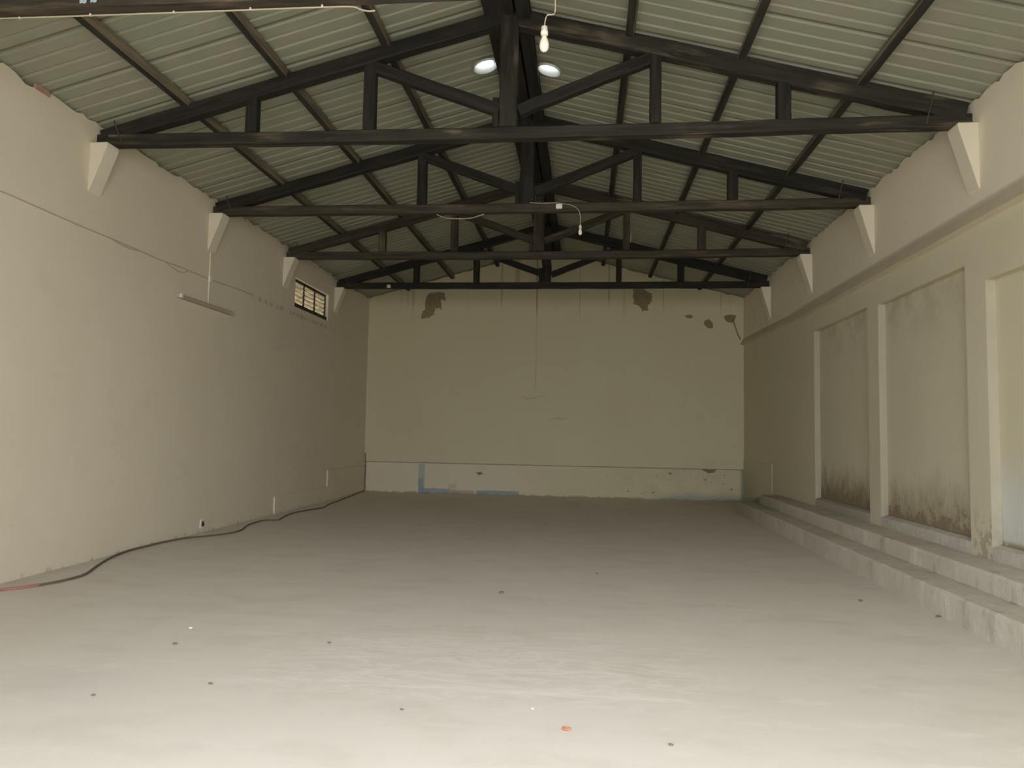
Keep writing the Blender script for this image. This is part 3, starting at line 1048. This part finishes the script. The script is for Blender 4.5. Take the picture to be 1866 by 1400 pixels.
# cable along the left wall, with two loose loops, a drop and the tube light
xw = XL + 0.007
bm = bmesh.new()
tube(bm, [(xw, 1.0, 3.67), (xw, 3.5, 3.675), (xw, 6.13, 3.67), (xw, 6.84, 3.66), (xw, 7.25, 3.655), (xw, 7.71, 3.657), (xw, 8.17, 3.655), (xw, 8.69, 3.645), (xw, 9.07, 3.66), (xw, 9.5, 3.66), (xw, 9.94, 3.66),
          (xw, 10.4, 3.675), (xw, 10.76, 3.69), (xw, 11.3, 3.70)], 0.0065, 6, 5)
wc = tag(obj('wall_cable', bm, M_GREYCABLE, origin=(XL, 6.2, 3.66)), 'thin brownish cable stretched high along the left wall', 'cable')
for pts in ([(xw, 7.72, 3.657), (xw + 0.012, 7.9, 3.632), (xw + 0.012, 8.1, 3.628), (xw, 8.28, 3.652)], [(xw, 8.8, 3.65), (xw + 0.015, 8.93, 3.615), (xw + 0.02, 9.1, 3.588), (xw + 0.012, 9.26, 3.61), (xw, 9.36, 3.66)]):
    bm = bmesh.new()
    tube(bm, pts, 0.006, 6, 5)
    obj('loose_loop', bm, M_GREYCABLE, wc)
bm = bmesh.new()
bx(bm, XL + 0.001, XL + 0.016, 9.925, 9.955, 3.30, 3.625)
bx(bm, XL + 0.001, XL + 0.016, 9.925, 9.955, 3.70, 4.06)
tag(obj('conduit', bm, plain('overpainted_conduit', (0.70, 0.625, 0.485), 0.85, 0.1, 0.05), origin=(XL, 9.94, 3.3)), 'white painted conduit strip dropping from the corbel to the tube light', 'conduit')
bm = bmesh.new()
bx(bm, XL + 0.001, XL + 0.03, 9.905, 9.975, 3.625, 3.70)
bmesh.ops.bevel(bm, geom=bm.edges[:], offset=0.006, segments=2, affect='EDGES')
tag(obj('junction_box', bm, M_WHITE, origin=(XL, 9.94, 3.62)), 'tiny white square box where the wall cable crosses the conduit', 'junction box')
tl = tag(empty('tube_light', (XL, 9.85, 3.25)), 'unlit slim fluorescent tube batten on the left wall', 'tube light')
bm = bmesh.new()
prism(bm, [(XL + 0.001, 9.12, 3.235), (XL + 0.001, 9.12, 3.295), (XL + 0.045, 9.12, 3.290), (XL + 0.045, 9.12, 3.240)], (0, 1.45, 0))
obj('batten', bm, plain('dusty_grey_batten', (0.42, 0.36, 0.265), 0.7, 0.3, 0.1), tl)
bm = bmesh.new()
tube(bm, [(XL + 0.062, 9.17, 3.262), (XL + 0.062, 10.53, 3.262)], 0.014, 10, 1)
obj('tube', bm, plain('dusty_tube_glass', (0.46, 0.405, 0.30), 0.6, 0.2, 0.08), tl)
for y0 in (9.11, 10.53):
    bm = bmesh.new()
    bx(bm, XL + 0.0455, XL + 0.082, y0, y0 + 0.05, 3.238, 3.292)
    bmesh.ops.bevel(bm, geom=bm.edges[:], offset=0.007, segments=2, affect='EDGES')
    obj('lamp_socket', bm, M_WHITE if y0 < 10 else M_GREYCABLE, tl)

# broken socket low on the left wall
so = tag(empty('wall_socket', (XL, 10.06, 0.13)), 'small broken wall socket low on the left wall above the cable', 'socket')
bm = bmesh.new()
bx(bm, XL + 0.001, XL + 0.014, 10.0, 10.09, 0.07, 0.19)
obj('face_plate', bm, M_WHITE, so)
bm = bmesh.new()
prism(bm, [(XL + 0.0145, 10.02, 0.09), (XL + 0.0145, 10.09, 0.085), (XL + 0.0145, 10.10, 0.12), (XL + 0.0145, 10.06, 0.17), (XL + 0.0145, 10.03, 0.15)], (0.004, 0, 0))
obj('broken_cover', bm, M_IRON, so)

# long cable lying along the left wall
raw = [(-5.30, 5.2), (-5.24, 5.9), (-5.20, 6.15), (-5.11, 6.26), (-5.03, 6.40), (-4.98, 6.54), (-4.95, 6.73), (-4.97, 6.95), (-5.13, 7.34), (-5.31, 7.82), (-5.42, 8.30), (-5.425, 8.64), (-5.405, 9.07), (-5.32, 9.44),
       (-5.15, 9.70), (-5.0, 10.02), (-5.0, 10.37), (-5.15, 10.86), (-5.20, 11.35), (-5.17, 11.55), (-5.0, 11.64), (-5.05, 11.95), (-5.12, 12.3), (-5.15, 12.78), (-5.01, 13.51), (-5.00, 13.83), (-5.10, 14.36), (-5.17, 15.21),
       (-5.28, 16.30), (-5.38, 17.2), (-5.395, 17.58)]
pw = tag(empty('power_cable', (-5.1, 9.0, 0)), 'long thin cable lying on the floor along the left wall and up the far corner', 'cable')
r = 0.012
bm = bmesh.new()
tube(bm, [(x, y, r) for x, y in raw[:5]], r * 1.2, 7, 5)
obj('red_length', bm, M_REDCABLE, pw)
bm = bmesh.new()
tube(bm, [(x, y, r) for x, y in raw[4:]] + [(-5.40, YB - 0.04, 0.08), (-5.405, YB - 0.04, 0.25), (-5.40, YB - 0.04, 0.48), (-5.405, YB - 0.04, 0.69), (-5.425, YB - 0.03, 0.96)], r, 7, 5)
obj('dark_length', bm, M_DARKCABLE, pw)
# loose cable end poking out of the wall, far right
bm = bmesh.new()
tube(bm, [(3.55, YB - 0.012, 4.36), (3.60, YB - 0.018, 4.16), (3.66, YB - 0.018, 3.98), (3.72, YB - 0.014, 3.86)], 0.011, 6, 5)
tag(obj('loose_wire', bm, M_DARKCABLE, origin=(3.6, YB - 0.015, 4.1)), 'dark wire hanging from a bare patch in the upper right corner of the back wall', 'wire')

# ------------------------------------------------------------------ crumbs on the floor


def crumb(name, x, y, s, m, label, cat, flat=0.5):
    bm = bmesh.new()
    bmesh.ops.create_icosphere(bm, subdivisions=2, radius=1.0)
    for v in bm.verts:
        k = 1 + random.uniform(-0.22, 0.22)
        v.co = Vector((v.co.x * s * 0.75 * k * 1.25, v.co.y * s * 0.75 * k, v.co.z * s * 0.75 * k * flat))
    lo = min(v.co.z for v in bm.verts)
    bm.transform(Matrix.Translation((x, y, 0.0005 - lo)))
    return tag(obj(name, bm, m, origin=(x, y, 0)), label, cat, None if cat == 'leaf' else 'crumbs and pebbles on the floor')


crumb('dry_leaf', -0.07, 3.81, 0.024, M_LEAF, 'curled orange brown dry leaf on the near floor, bottom centre', 'leaf', 0.45)
for x, y, s, m, lab in ((-2.91, 5.28, 0.016, M_CHALK, 'white plaster crumb on the left floor'),
                        (-2.80, 4.88, 0.018, M_STONE, 'dark pebble just in front of the white plaster crumb, left floor'),
                        (-2.16, 4.17, 0.014, M_STONE, 'dark pebble on the near left floor, nearer than the white crumb'),
                        (-0.75, 6.89, 0.028, M_STONE, 'dark flat stone chip alone in the middle of the floor'),
                        (2.59, 7.18, 0.022, M_STONE, 'dark pebble on the right floor near the steps'),
                        (3.04, 6.66, 0.022, M_STONE, 'brown chip lying against the foot of the lower step'),
                        (-1.77, 5.08, 0.014, M_STONE, 'small dark crumb at the left edge of the pale scuffed floor patch'),
                        (-0.26, 4.07, 0.010, M_CHALK, 'tiny white crumb behind the orange leaf'),
                        (-0.96, 3.95, 0.011, M_STONE, 'tiny dark crumb on the near floor left of the orange leaf'),
                        (0.44, 3.70, 0.013, M_STONE, 'small dark crumb on the near floor right of the orange leaf'),
                        (-2.70, 3.90, 0.012, M_STONE, 'tiny brown crumb nearest the bottom left corner'),
                        (0.16, 8.05, 0.014, M_STONE, 'tiny dark crumb on the mid floor, right of the flat stone chip')):
    crumb('pebble' if m is M_STONE else 'plaster_crumb', x, y, s, m, lab, 'pebble' if m is M_STONE else 'crumb')
